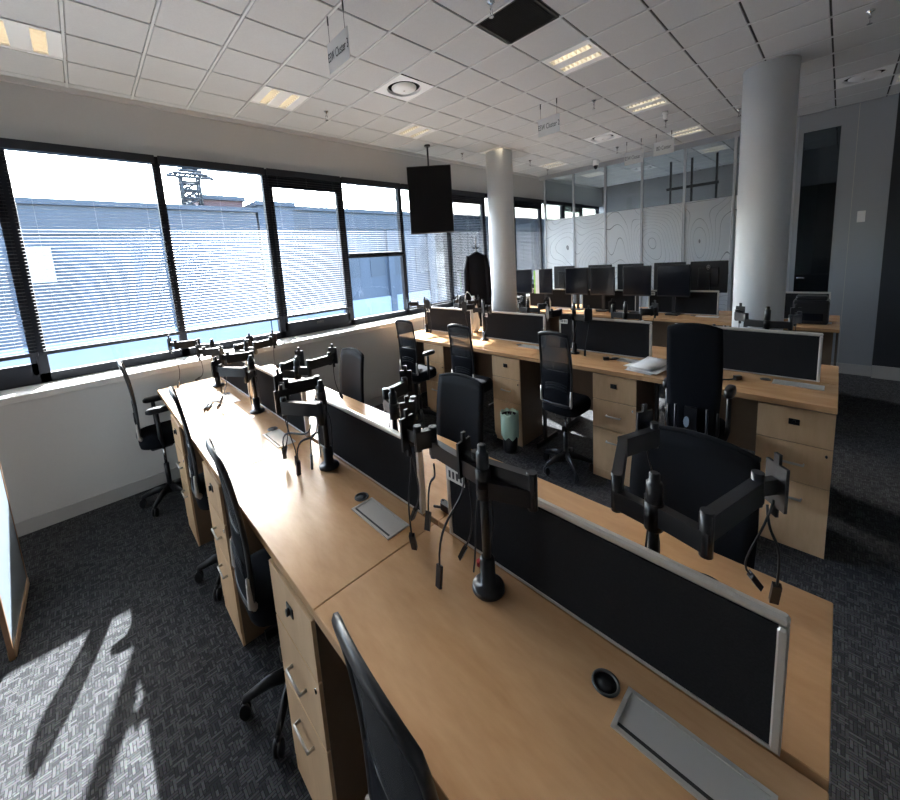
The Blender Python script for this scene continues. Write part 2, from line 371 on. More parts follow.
# ---- venetian blinds
low = {5: 1.555, 6: 0.92, 7: 0.90}
where = {1: 'beside the blue-grey standing panel', 2: 'in front of the pale block on the roofs', 3: 'behind the arms at the window end of the desks', 4: 'beside the half-raised blind',
    5: 'raised halfway, with a clear pane below its dark rail', 6: 'behind the hanging television', 7: 'behind the black coat', 8: 'behind the nearer round column', 9: 'just past the nearer column', 10: 'beside the frosted glass wall', 11: 'behind the frosted glass wall', 12: 'in the glazed room beyond'}
YB = Y1-0.075
pitch = 0.0215
for k in range(1, len(mull)-2):
    a, b = mull[k]+0.02, mull[k+1]-0.02; zb = low.get(k, 1.035)
    L = b-a
    bo = thing('venetian_blind', 'venetian blind with thin grey slats '+where.get(k, 'on the long window wall'), 'blind', ((a+b)/2, YB, 0), 0, 'venetian blinds on the long window wall')
    MB().box(-L/2, L/2, -0.02, 0.02, 2.30, 2.355).build('head_rail', 'rail_dark', bo)
    MB().box(-L/2, L/2, -0.014, 0.014, zb-0.012, zb+0.012).build('bottom_rail', 'rail_dark', bo)
    cd = MB()
    for q in (-L*0.38, 0.0, L*0.38): cd.tube([(q, -0.013, 2.33), (q, -0.013, zb)], 0.0006, 4); cd.tube([(q, 0.013, 2.33), (q, 0.013, zb)], 0.0006, 4)
    cd.build('ladder_cord', 'cord_white', bo)
    key = round(L, 3)
    if key not in slat_cache:
        s = MB(); tl = math.radians(6)
        pts = [(-0.0125, -0.001), (0, 0.0012), (0.0125, -0.001)]
        vs = []
        for x in (-L/2, L/2):
            for y, z in pts: vs.append((x, y*math.cos(tl)-z*math.sin(tl), y*math.sin(tl)+z*math.cos(tl)))
        s.add(vs, [(0,1,4,3),(1,2,5,4)], True); slat_cache[key] = s.mesh('slat', 'slat_aluminium')
    n = int((2.295-zb)/pitch)
    if k == 5:      # raised: the slats of the lower half lie stacked on the rail
        n = int((2.295-zb-0.03)/pitch)
        for q in range(12): inst(slat_cache[key], 'slat', bo, (0, 0, zb+0.014+q*0.0022))
    for q in range(n): inst(slat_cache[key], 'slat', bo, (0, 0, 2.29-q*pitch))
# ---- unseen slab added outside to cut the high sun off the room
struct(MB().box(X0-6, X1+6, 0.46, 2.25, 2.74, 2.95).build('sun_block_1', 'facade_white'))
#@@SHELL2
# ---- round columns
for (cx, cy, lb) in ((7.0, -0.86, 'round white column beside the long window wall'), (6.95, -5.43, 'round white column in front of the glass door')):
    c = thing('round_column', lb, 'column', (cx, cy, 0))
    MB().lathe([(0.29, 0), (0.29, ZC)], n=48).build('shaft', 'column_paint', c)
    MB().lathe([(0.298, 0), (0.298, 0.10), (0.291, 0.105)], n=48).build('skirting', 'skirting_grey', c)
# ---- glass partition across the room
XP = 10.3
posts = [-0.05, -0.95, -1.84, -2.74, -3.65, -4.57, -5.50]
wp = struct(MB().box(XP-0.03, XP+0.03, posts[-1]-0.03, Y1-0.03, 2.66, ZC-0.004).build('wall_far', 'post_grey'))
MB().box(XP-0.03, XP+0.03, posts[-1]-0.03, Y1-0.45, 0, 0.10).build('bottom_rail', 'post_grey', wp)
for y in posts: MB().box(XP-0.03, XP+0.03, y-0.025, y+0.025, 0.0, 2.66).build('post', 'post_grey', wp)
for a, b in zip(posts[:-1], posts[1:]):
    MB().box(XP-0.006, XP+0.006, b+0.025, a-0.025, 0.10, 2.66).build('pane', 'partition_glass', wp)
    MB().box(XP-0.012, XP-0.008, b+0.027, a-0.027, 0.12, 2.0).build('frosted_film', 'frosted_film', wp)
# door and the panels to its right
dr = struct(MB().box(XP-0.04, XP+0.04, -6.17, -6.09, 0, 2.55).box(XP-0.04, XP+0.04, -5.60, -5.53, 0, 2.55).box(XP-0.04, XP+0.04, -6.17, -5.53, 2.55, ZC-0.004).build('door_1', 'panel_grey'))
MB().box(XP-0.006, XP+0.006, -6.09, -5.60, 0.10, 2.55).build('pane', 'door_glass', dr)
MB().box(XP-0.02, XP+0.02, -6.09, -5.60, 0.0, 0.10).build('bottom_rail', 'panel_grey', dr)
MB().box(XP-0.012, XP-0.008, -6.085, -5.605, 0.12, 2.0).build('frosted_film', 'door_glass', dr)
MB().tube([(XP-0.05, -5.64, 1.02), (XP-0.08, -5.64, 1.02), (XP-0.08, -5.75, 1.02)], 0.009, 8).build('door_handle', 'chrome', dr)
wr = struct(MB().box(XP-0.05, XP+0.05, -6.73, -6.17, 0, ZC-0.004).build('wall_right', 'panel_grey'))
MB().box(XP-0.052, XP-0.049, -6.30, -6.295, 0.1, ZC-0.01).build('joint', 'aluminium', wr)
MB().box(XP-0.062, XP-0.05, -6.73, -6.17, 0, 0.11).build('skirting', 'skirting_grey', wr)
sw = tag(MB().cbox(-0.012, 0, -0.05, 0.05, -0.055, 0.055, 0.003).build('light_switch', 'white_plastic', None, (XP-0.0505, -6.43, 1.63)), 'square light switch plate on the pale wall panel', 'switch')
MB().box(-0.016, -0.012, -0.028, 0.028, -0.03, 0.03).build('rocker', 'white_plastic', sw)
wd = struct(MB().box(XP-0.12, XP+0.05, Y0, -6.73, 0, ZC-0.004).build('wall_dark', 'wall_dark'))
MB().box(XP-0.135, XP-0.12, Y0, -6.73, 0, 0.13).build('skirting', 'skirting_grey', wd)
#@@OUTSIDE
# ================================================================ OUTSIDE
struct(MB().box(-80, 160, 1.2, 120, -9.2, -9.0).build('ground', 'street'))
def building(name, label, x0, x1, y0, y1, z0, z1, body, band):
    b = thing(name, label, 'building', ((x0+x1)/2, y0, z0))
    w2 = (x1-x0)/2; h = z1-z0; d = y1-y0
    MB().box(-w2, w2, 0, d, 0, h).build('wall', body, b)
    MB().box(-w2-.15, w2+.15, -.25, d+.2, h-0.02, h+0.16).build('roof_edge', band, b)
    if z0 < 0: MB().box(-w2-.05, w2+.05, -0.22, 0, 0, -0.4-z0).build('podium', 'facade_light', b)
    return b, w2, h, d
b, w2, h, d = building('office_block', 'long blue-grey block across the street with dark fascia below the roof', -14, 10.4, 25, 40, -9, 4.0, 'facade_blue', 'facade_dark')
MB().box(-w2, w2, -0.12, 0, h-0.95, h-0.25).build('fascia', 'facade_dark', b)
win_me = MB().box(-0.9, 0.9, -0.06, 0.02, -0.75, 0.75).mesh('window', 'facade_dark')
for r in range(1):
    for q in range(9): inst(win_me, 'window', b, (-w2+1.9+q*2.7, 0, h-2.6-r*2.6))
MB().box(w2-13.3, w2-11.6, -0.2, 0.02, h-2.45, h-1.35).build('sign_board', 'facade_white', b)
b, w2, h, d = building('plant_room', 'dull red plant room on the roof across the street', 7.0, 10.2, 27, 31, 4.16, 4.62, 'facade_red', 'facade_dark')
b, w2, h, d = building('corner_block', 'blue-grey block with a raised parapet beside the plant room', 10.6, 13.4, 25, 39, -9, 4.30, 'facade_blue', 'facade_dark')
for r in range(1): inst(win_me, 'window', b, (0, 0, h-2.7-r*2.6))
b, w2, h, d = building('warehouse', 'long pale blue building stretching away down the street', 13.7, 75, 26, 44, -9, 4.25, 'facade_blue', 'facade_dark')
MB().box(-w2, w2, -0.1, 0, h-0.85, h-0.30).build('fascia', 'facade_dark', b)
for r in range(1):
    for q in range(20): inst(win_me, 'window', b, (-w2+2.4+q*3.0, 0, h-2.7-r*2.6))
for q in range(10): MB().box(-w2+4+q*5.6, -w2+4.7+q*5.6, -0.35, 0, 0, h-0.9).build('pier', 'facade_blue', b)
t = thing('lattice_mast', 'dark lattice mast with a wide open platform on the roof', 'mast', (6.5, 26.1, 4.20)); t.scale = (1.3, 0.9, 0.88)
lt = MB(); s = 0.42
for z in (0, 0.35, 0.7, 1.05):
    for (ax, ay), (bx, by) in (((-s,-s),(s,-s)),((s,-s),(s,s)),((s,s),(-s,s)),((-s,s),(-s,-s))):
        lt.tube([(ax,ay,z),(bx,by,z)], 0.05, 4); 
        if z < 1: lt.tube([(ax,ay,z),(bx,by,z+0.35)], 0.042, 4)
for ax, ay in ((-s,-s),(s,-s),(s,s),(-s,s)): lt.tube([(ax,ay,-0.0),(ax,ay,1.3)], 0.065, 4)
lt.build('tower', 'lattice', t)
lp = MB()
for q in range(9): lp.tube([(-1.05+q*0.26,-0.7,1.25),(-0.4+q*0.1,0.3,1.62)], 0.055, 4)
for z, e in ((1.22, 1.1), (1.36, 0.8), (1.5, 0.55), (1.62, 0.4)): lp.tube([(-e,-0.7,z),(e,-0.7,z)], 0.06, 4)
lp.build('platform', 'lattice', t)
#@@FURNITURE
# ================================================================ CEILING FITTINGS
def make_light():
    t = thing('ceiling_light', 'recessed square ceiling light', 'light')
    f = MB(); o = 0.287
    f.box(-o, o, -o, -o+0.035, -0.002, 0.03); f.box(-o, o, o-0.035, o, -0.002, 0.03)
    for x0, x1 in ((-o, -0.185), (-0.075, 0.075), (0.185, o)): f.box(x0, x1, -o+0.035, o-0.035, 0.0, 0.03)
    f.build('frame', 'white_plastic', t)
    for x in (-0.13, 0.13):
        MB().add([(x-.055,-.252,0.002),(x+.055,-.252,0.002),(x+.055,.252,0.002),(x-.055,.252,0.002),(x-.03,-.25,0.07),(x+.03,-.25,0.07),(x+.03,.25,0.07),(x-.03,.25,0.07)],
            [(4,5,6,7),(0,1,5,4),(1,2,6,5),(2,3,7,6),(3,0,4,7)]).build('reflector', 'lamp_reflector', t)
        MB().tube([(x,-.24,0.05),(x,.24,0.05)], 0.011, 8).build('tube', 'lamp_tube', t)
        fin = MB()
        for q in range(9): fin.box(x-.05, x+.05, -.226+q*.0565-.002, -.226+q*.0565+.002, 0.002, 0.032)
        tag(fin.build('louvre', 'aluminium', t), kind='stuff')
    return t
lp = make_light(); first = True
near_to = {(-1,1): 'above the tall standing panel', (3,1): 'next to the lone sprinkler by the bulkhead', (7,1): 'before the hanging television', (11,1): 'beside the stained tile at the nearer column',
    (7,6): 'next to the dark air grille', (11,6): 'second after the dark air grille', (15,6): 'third after the dark air grille', (15,1): 'behind the nearer column by the windows', (19,6): 'behind the glass wall', (15,11): 'in the dim corner above the dark wall', (19,1): 'behind the glass wall at the window side'}
for (i, j) in sorted(lights):
    o = lp if first else copy_tree(lp); first = False
    place(o, (i*.6+.3, -j*.6-.3, ZC), 0)
    tag(o, 'recessed square ceiling light with two louvred tubes '+near_to.get((i, j), 'over the side of the room away from the windows'), 'light', 'recessed ceiling lights')
for (i, j), lb in {(5,3): 'square white ceiling plate with round air diffuser between the hanging cluster signs', (13,4): 'round air diffuser in the ceiling before the glass wall', (14,10): 'round air diffuser in the dim ceiling above the glass door', (20,3): 'round air diffuser in the ceiling behind the glass wall'}.items():
    t = thing('air_diffuser', lb, 'air vent', (i*.6+.3, -j*.6-.3, ZC), 0, 'round ceiling air diffusers')
    p = MB(); n = 40; vs = []
    for a in range(n):
        an = 2*math.pi*a/n; c, s = math.cos(an), math.sin(an); m_ = 0.287/max(abs(c), abs(s))
        vs += [(c*m_, s*m_, 0.0), (c*0.225, s*0.225, 0.0), (c*0.222, s*0.222, 0.012), (c*0.215, s*0.215, 0.02)]
    fs = []
    for a in range(n):
        b_ = (a+1) % n
        for q in range(3): fs.append((a*4+q, b_*4+q, b_*4+q+1, a*4+q+1))
    p.add(vs, fs).build('plate', 'white_plastic', t)
    MB().lathe([(0.03, 0.095), (0.21, 0.09), (0.213, 0.022)], n=40, cap=False).build('throat', 'grille_dark', t)
    MB().lathe([(0.01, -0.012), (0.12, -0.010), (0.165, 0.004), (0.165, 0.010), (0.02, 0.012)], n=40).build('disc', 'white_plastic', t)
    MB().lathe([(0.012, -0.016), (0.012, -0.012)], n=12).build('screw_cap', 'aluminium', t)
    MB().tube([(0,0,0.012),(0,0,0.095)], 0.02, 8).build('stem', 'grille_dark', t)
t = thing('air_grille', 'dark square air return grille in the ceiling tiles', 'air vent', (5.5*.6, -6.5*.6, ZC))
g = MB(); g.box(-.285,.285,-.285,-.27,-.001,.02); g.box(-.285,.285,.27,.285,-.001,.02); g.box(-.285,-.27,-.27,.27,-.001,.02); g.box(.27,.285,-.27,.27,-.001,.02); g.build('frame', 'grille_dark', t)
MB().box(-.27,.27,-.27,.27,.016,.02).build('mesh_sheet', 'grille_dark', t)
for q in range(26): MB().box(-.27,.27,-.26+q*.0208-.002,-.26+q*.0208+.002,.001,.012).build('slat', 'grille_dark', t)
# sprinklers, camera
spk = None
for (x, y), lb in {(2.79,-.89): 'small sprinkler head beside the ceiling light nearest the bulkhead', (6.27,-.42): 'small sprinkler head between the television and the nearer column', (8.24,-.87): 'small sprinkler head just past the nearer column', (9.6,-.55): 'small sprinkler head before the glass wall at the windows', (5.94,-3.48): 'small sprinkler head on the edge of the lit louvre row', (8.06,-3.87): 'small sprinkler head just before the third louvred light', (6.17,-6.28): 'long sprinkler head in the dim ceiling past the grille', (2.85,-3.92): 'small sprinkler head beside the dark air grille', (8.6,-4.85): 'small sprinkler head over the row of monitors', (9.1,-2.6): 'small sprinkler head above the frosted cluster sign'}.items():
    if spk is None:
        spk = thing('sprinkler', lb, 'sprinkler'); o = spk
        MB().lathe([(0.035, -0.001), (0.035, -0.006), (0.012, -0.01), (0.010, -0.035), (0.014, -0.038)], n=14).build('body', 'chrome', spk)
        MB().tube([(-.014,0,-.035),(-.018,0,-.055),(0,0,-.07)], .003, 5).tube([(.014,0,-.035),(.018,0,-.055),(0,0,-.07)], .003, 5).build('yoke', 'chrome', spk)
        MB().lathe([(0.022, -0.07), (0.022, -0.073)], n=14).build('deflector', 'chrome', spk)
    else: o = copy_tree(spk); tag(o, lb, 'sprinkler')
    o['group'] = 'sprinkler heads'; place(o, (x, y, ZC-0.002), 0)
t = thing('security_camera', 'small white dome camera under the ceiling before the glass wall', 'camera', (9.85, -1.78, ZC-0.003))
MB().lathe([(0.07, 0), (0.075, -0.02), (0.07, -0.07), (0.05, -0.075)], n=20).build('housing', 'white_plastic', t)
MB().lathe([(0.05, -0.075), (0.045, -0.10), (0.02, -0.125)], n=20).build('dome', 'dark_glass', t)
t = thing('motion_sensor', 'white ball-shaped sensor on the ceiling beside the third louvred light', 'sensor', (7.55, -4.0, ZC-0.003))
MB().lathe([(0.045, 0), (0.045, -0.02), (0.02, -0.03)], n=16).build('base', 'white_plastic', t)
MB().lathe([(0.012, -0.015), (0.032, -0.028), (0.036, -0.045), (0.025, -0.06), (0.008, -0.066)], n=16).build('lens', 'white_plastic', t)
# hanging signs
def sign(x, y0, y1, zt, zb, txt, lb):
    t = thing('hanging_sign', lb, 'sign', (x, (y0+y1)/2, 0), 0, 'hanging cluster signs')
    w2 = abs(y1-y0)/2+0.045
    MB().box(-0.003, 0.003, -w2, w2, zb, zt).build('plate', 'sign_acrylic', t)
    for s in (-1, 1):
        wv = MB(); wv.tube([(0, s*(w2-0.045), zt-0.02), (0, s*(w2-0.045), ZC-0.002)], 0.0022, 5); wv.build('wire', 'black_metal', t)
        MB().cyl(0, s*(w2-0.045), ZC-0.045, ZC-0.003, 0.007, 8).build('ceiling_clip', 'black_plastic', t)
    text_obj(txt, 0.066, 'label_ink', t, (-0.0045, 0, (zt+zb)/2), (math.pi/2, 0, -math.pi/2), sx=0.68, sy=1.25)
sign(1.79, -2.855, -3.13, 2.605, 2.46, 'ESW Cluster 3', 'frosted sign reading ESW Cluster 3 hanging before the round diffuser plate')
sign(5.35, -2.907, -3.18, 2.605, 2.46, 'ESW Cluster 2', 'frosted sign reading ESW Cluster 2 hanging ahead of the nearer column')
sign(8.88, -2.89, -3.18, 2.605, 2.46, 'ESW Cluster 1', 'frosted sign reading ESW Cluster 1 hanging beside the BD Center sign')
sign(8.87, -3.47, -3.75, 2.635, 2.49, 'BD Center', 'frosted hanging sign reading BD Center')
# television on a ceiling pole
tvx, tvy = 5.17, -0.49
t = thing('hanging_television', 'black television hanging from a ceiling pole before the windows', 'television', (tvx, tvy, 0), math.atan2(-0.63, 0.70))
MB().cbox(-0.44, 0.44, -0.03, 0.03, 1.77, 2.50, 0.008).build('casing', 'black_plastic', t)
MB().box(-0.43, 0.43, -0.032, -0.0302, 1.785, 2.49).build('screen', 'tv_glass', t)
MB().cyl(0, 0.05, 2.3, ZC-0.003, 0.018, 12).build('pole', 'black_metal', t)
MB().box(-0.15, 0.15, 0.03, 0.075, 2.05, 2.35).build('bracket', 'black_metal', t)
MB().cyl(0, 0.05, ZC-0.02, ZC-0.003, 0.06, 16).build('ceiling_flange', 'black_metal', t)
# dark ceiling frame in the room behind the glass
t = thing('ceiling_frame', 'dark square frame on posts hung in the room behind the glass', 'bracket', (12.2, -3.35, 0))
for y in (-0.55, 0.0, 0.5): MB().bar((0, y, 2.05), (0, y, ZC-0.003), 0.045, 0.045).build('post', 'black_metal', t)
MB().bar((0,-0.6,2.32),(0,0.6,2.32),0.04,0.04).bar((0,-0.6,2.0),(0,0.6,2.0),0.04,0.04).build('cross_bar', 'black_metal', t)

# ================================================================ DESKS
DT, TH = 0.73, 0.028
mods = [(-6.27, -4.87), (-4.87, -3.47), (-3.47, -2.07), (-2.07, -0.66)]
mod_place = ['at the open end', 'second from the open end', 'second from the windows', 'at the window end']
def desk(bench, side, k, xa, xb, lb):
    """half bench: xa = sitting edge, xb = spine edge; origin at the floor under the worktop centre"""
    ya, yb = mods[k]; cx, cy = (xa+xb)/2, (ya+yb)/2; s = 1 if xb > xa else -1; w2 = abs(xb-xa)/2; L = (yb-ya)/2
    t = thing('desk', lb, 'desk', (cx, cy, 0), 0, 'bench desks')
    MB().cbox(-w2+.002, w2-.002, -L+.0015, L-.0015, DT-TH, DT, 0.002).build('worktop', 'maple_top', t)
    xs = s*(w2-0.06)      # spine side
    MB().box(min(xs, xs-s*0.018), max(xs, xs-s*0.018), -L+.06, L-.06, 0.30, DT-TH).build('modesty_panel', 'shaded_maple', t)
    for q in (-1, 1):
        edge = q*(L-0.02)
        if (k == 0 and q == -1 and not (bench == 1 and side == 0)) or (k == 3 and q == 1): MB().box(-w2+.10, w2-.01, min(edge-.0125, edge+.0125), max(edge-.0125, edge+.0125), 0, DT-TH).build('end_panel', 'dark_panel', t)
    lg = MB(); lg.box(-w2+.13, w2-.02, L-.06, L-.035, 0.0, 0.04).box(-.03, .03, L-.06, L-.035, 0.04, DT-TH); lg.build('leg_frame', 'black_metal', t)
    # power tray and cable grommet, always to the sitter's same hand
    h = 1 if s > 0 else -1
    ty0, ty1 = (-L+0.085, -L+0.425) if h > 0 else (L-0.425, L-0.085)
    tx0, tx1 = sorted((s*(w2-0.235), s*(w2-0.10)))
    fr = MB(); e = 0.012
    fr.box(tx0, tx1, ty0, ty0+e, DT, DT+.004).box(tx0, tx1, ty1-e, ty1, DT, DT+.004).box(tx0, tx0+e, ty0+e, ty1-e, DT, DT+.004).box(tx1-e, tx1, ty0+e, ty1-e, DT, DT+.004)
    fr = fr.build('power_tray', 'aluminium', t)
    MB().box(tx0+e+(0.014 if s > 0 else 0), tx1-e-(0 if s > 0 else 0.014), ty0+e, ty1-e, DT+.0002, DT+.002).build('tray_lid', 'brushed_steel', fr)
    MB().box(*sorted((tx0+e if s > 0 else tx1-e, tx0+e+.014 if s > 0 else tx1-e-.014)), ty0+e, ty1-e, DT+.0001, DT+.0008).build('tray_slot', 'grille_dark', fr)
    gx, gy = s*(w2-0.135), (ty1+0.055 if h > 0 else ty0-0.055)
    MB().lathe([(0.041, DT+.0003), (0.040, DT+.003), (0.033, DT+.003), (0.032, DT+.0006)], gx, gy, 28, cap=False).build('grommet', 'grommet_grey', t)
    MB().lathe([(0.032, DT+.0004), (0.005, DT+.0007)], gx, gy, 24).build('grommet_hole', 'black_cable', t)
    return t
benches = [(0.28, 0.955, 1.64, 'near row'), (3.925, 4.60, 5.32, 'middle row'), (7.52, 8.20, 8.90, 'back row')]
near_lb = {(0,0): 'with the black arm standing at the nearest chair', }
row_txt = ['of the bare-arm row', 'of the green-bin row', 'of the monitor row']
for bi, (xf, xm, xb, rn) in enumerate(benches):
    for k in range(4):
        desk(bi, 0, k, xf, xm-0.012, 'maple desk %s %s, on the drawer side' % (mod_place[k], row_txt[bi]))
        desk(bi, 1, k, xb, xm+0.012, 'maple desk %s %s, on the glass-wall side' % (mod_place[k], row_txt[bi]))
# ---- fabric screens along the spines
def make_screen(x, yc, L, lb, tagtxt, zt=0.955):
    t = thing('desk_screen', lb, 'screen', (x, yc, 0), 0, 'dark fabric desk screens')
    z0 = DT+0.004
    MB().box(-0.013, 0.013, -L/2+.02, L/2-.02, z0+.006, zt-.0165).build('fabric_panel', 'screen_fabric', t)
    MB().cbox(-0.0125, 0.0125, -L/2, L/2, zt-.016, zt, .005).build('top_rail', 'aluminium', t)
    MB().box(-0.016, 0.016, -L/2, L/2, z0, z0+.006).build('bottom_rail', 'aluminium', t)
    for s in (-1, 1): MB().cbox(-0.018, 0.018, min(s*L/2, s*(L/2-.022)), max(s*L/2, s*(L/2-.022)), z0, zt-.0165, 0.004).build('end_post', 'aluminium', t)
    if tagtxt:
        p = MB().box(-0.0205, -0.0185, L/2-.125, L/2-.012, zt-.058, zt-.022).build('name_tag', 'label_white', t)
        ch = MB()
        for q in range(4): ch.box(-0.0212, -0.0205, L/2-.11+q*.024, L/2-.097+q*.024, zt-.050, zt-.030)
        ch.build('tag_print', 'label_ink', p)
    return t
for bi, (xf, xm, xb, rn) in enumerate(benches):
    for k in range(4):
        ya, yb = mods[k]
        make_screen(xm, (ya+yb)/2-(0.01 if bi == 0 else -.005), 1.20 if bi == 0 else 1.17, 'dark fabric screen in a metal frame %s %s' % (mod_place[k], row_txt[bi]), True, 0.955 if bi == 0 else 0.985)
# ---- drawer pedestals
def make_ped():
    t = thing('drawer_pedestal', 'maple drawer pedestal', 'drawers')
    W, D = 0.235, 0.535
    MB().box(0.018, D, -W, W, 0.0, 0.70).build('body', 'shaded_maple', t)
    MB().box(0.003, 0.0178, -W, W, 0.0, 0.0545).build('plinth', 'maple_front', t)
    for n_, (z0, z1) in enumerate(((0.056, 0.335), (0.34, 0.525), (0.53, 0.692))):
        d = MB().cbox(0, 0.0175, -W+.001, W-.001, z0, z1, 0.0015).build('drawer', 'maple_front', t)
        if n_ < 2:
            zc = z1-0.075 if n_ == 0 else (z0+z1)/2
            MB().tube([(0, -0.075, zc), (-0.03, -0.075, zc), (-0.03, 0.075, zc), (0, 0.075, zc)], 0.006, 6).build('handle', 'aluminium', d)
        else:
            MB().cbox(-0.006, 0.0, -0.034, 0.034, (z0+z1)/2+0.004, (z0+z1)/2+0.032, 0.002).build('lock_plate', 'black_plastic', d)
            MB().tube([(-0.004, 0.0, (z0+z1)/2+0.017), (-0.02, 0, (z0+z1)/2+0.017)], 0.011, 10).build('lock', 'black_metal', d)
        if n_ == 1: MB().tube([(0.002, -W+.035, z1-.03), (-0.005, -W+.035, z1-.03)], 0.008, 10).build('keyhole', 'chrome', d)
    return t
ped = make_ped(); used = False
def put_ped(x, y, rz, lb):
    global used
    o = ped if not used else copy_tree(ped); used = True
    place(o, (x, y, 0.0), rz); tag(o, lb, 'drawers', 'maple drawer pedestals')
nearY = [-6.02, -4.61, -3.21, -1.80]
for k, y in enumerate(nearY): 
    if k: put_ped(0.275, y, 0, 'maple drawer pedestal under the desk %s of the bare-arm row' % mod_place[k])
midY = [-6.03, -4.57, -3.10, -1.62]
md = ['at the open end of the green-bin row', 'under the sheaf of papers', 'behind the green-lined bin', 'at the window end of the green-bin row']
for k, y in enumerate(midY): put_ped(3.95, y, 0, 'maple drawer pedestal with bow handles '+md[k])

# ================================================================ CHAIRS
def make_chair(kind, arms, label='x'):
    """faces +X, origin on the floor under the column"""
    t = thing('office_chair', label, 'chair')
    base = MB()
    base.lathe([(0.05, 0.075), (0.055, 0.10), (0.04, 0.13)], n=14)
    for q in range(5):
        a = 2*math.pi*q/5+0.28; c, s = math.cos(a), math.sin(a)
        base.tube([(c*.03, s*.03, .105), (c*.15, s*.15, .098), (c*.29, s*.29, .068)], [.030, .024, .015], 8)
    base = base.build('star_base', 'black_plastic', t)
    for q in range(5):
        a = 2*math.pi*q/5+0.28; c, s = math.cos(a), math.sin(a)
        cs = MB(); x, y = c*.29, s*.29
        for e in (-.014, .014): cs.tube([(x-s*(e-.009), y+c*(e-.009), .030), (x-s*(e+.009), y+c*(e+.009), .030)], .030, 12)
        cs.tube([(x, y, .05), (x, y, .075)], .012, 6)
        cs.build('castor', 'black_plastic', t)
    MB().cyl(0, 0, .12, .27, .026, 12).build('gas_column', 'black_metal', t)
    MB().cyl(0, 0, .27, .40, .016, 10).build('gas_piston', 'chrome', t)
    MB().cbox(-.12, .10, -.07, .07, .385, .43, .01).build('mechanism', 'black_plastic', t)
    # seat cushion: superellipse rings
    st = MB(); rings = []
    for z, r in ((.425, .86), (.435, .97), (.46, 1.0), (.49, 1.0), (.508, .93), (.515, .70)):
        ring = []
        for q in range(28):
            a = 2*math.pi*q/28; c, s = math.cos(a), math.sin(a)
            ex = lambda v: math.copysign(abs(v)**0.5, v)
            ring.append((0.02+ex(c)*.235*r, ex(s)*.24*r, z))
        rings.append(ring)
    vs = [p for r in rings for p in r]; fs = []
    for i in range(5):
        for q in range(28): l = (q+1) % 28; fs.append((i*28+q, i*28+l, (i+1)*28+l, (i+1)*28+q))
    fs += [tuple(range(27, -1, -1)), tuple(range(140, 168))]
    st.add(vs, fs, True).build('seat', 'black_fabric', t)
    # backrest
    def prof(v):     # v 0..1 bottom to top -> x, z
        z = .50+v*.475
        x = -.215+0.025*math.sin(v*math.pi*0.9)-0.05*v**1.5
        return x, z
    hw = (lambda v: .185+.022*math.sin(min(1, v*1.6)*math.pi/2)-.022*v) if kind == 'mesh' else (lambda v: .19+.04*math.sin(min(1, v*1.35+.1)*math.pi/2)-.012*v**4)
    def surf(u, v):
        x, z = prof(v); y = (u*2-1)*hw(v)
        x += 0.018*((u*2-1)**2)*(1 if v < .85 else 1)
        return (x, y, z-0.02*((u*2-1)**2)*(v**6)), (-.97, 0, -.2)
    mat = 'chair_mesh' if kind == 'mesh' else 'black_fabric'
    if kind == 'mesh':
        MB().sheet(lambda u, v: surf(u, .46+v*.53), 8, 8, .006).build('back_mesh', 'chair_mesh', t)
        MB().sheet(lambda u, v: surf(u, v*.47), 8, 8, .016).build('back_pad', 'black_fabric', t)
        fr = MB(); lp_ = []
        for q in range(13): lp_.append(surf(0, q/12)[0])
        for q in range(1, 9): lp_.append(surf(q/8, 1)[0])
        for q in range(11, -1, -1): lp_.append(surf(1, q/12)[0])
        for q in range(7, 0, -1): lp_.append(surf(q/8, 0)[0])
        lp_.append(lp_[0]); fr.tube(lp_, .0135, 7).build('back_frame', 'black_plastic', t)
        MB().tube([surf(0, .44)[0], surf(.25, .46)[0], surf(.5, .46)[0], surf(.75, .46)[0], surf(1, .44)[0]], .008, 6).build('back_crossbar', 'black_plastic', t)
        for q in range(3):
            MB().tube([Vector(surf(.12+.09*e, .20+.055*q+.03*math.sin(e/8*math.pi)-.02*q)[0])+Vector((-.010, 0, 0)) for e in range(9)], .006, 5).build('lumbar_rib', 'blue_black', t)
    else:
        MB().sheet(lambda u, v: surf(u, v), 10, 12, .035 if kind == 'soft' else .022).build('backrest', 'black_fabric' if kind == 'soft' else 'blue_black', t)
        if kind == 'soft':
            sp = MB().bar((-.255, 0, .40), (-.262, 0, .62), .10, .03, (1, 0, 0)).build('back_spine', 'black_plastic', t)
            MB().tube([(-.275, .03, .555), (-.283, .03, .555)], .024, 14).build('round_emblem', 'panel_blue', sp)
            MB().tube([(-.25, -.13, .40), (-.25, -.13, .62)], .012, 6).build('back_strut', 'black_metal', t); MB().tube([(-.25, .13, .40), (-.25, .13, .62)], .012, 6).build('back_strut', 'black_metal', t)
        if kind == 'shell':
            MB().tube([Vector(surf(q/10, 1)[0])+Vector((0, 0, .004)) for q in range(11)], .010, 6).build('back_rim', 'blue_black', t)
    for s in (0, 1):
        p0 = surf(s, .04)[0]; e = -1 if s == 0 else 1
        MB().tube([(p0[0]-.008, p0[1]+e*.008, p0[2]+.085), (p0[0]-.01, p0[1]+e*.008, p0[2]+.0), (p0[0]+.05, p0[1]*.8, p0[2]-.055), (-.08, p0[1]*.35, .42)], [.010, .017, .016, .014], 7).build('back_bracket', 'aluminium' if kind == 'mesh' else 'black_plastic', t)
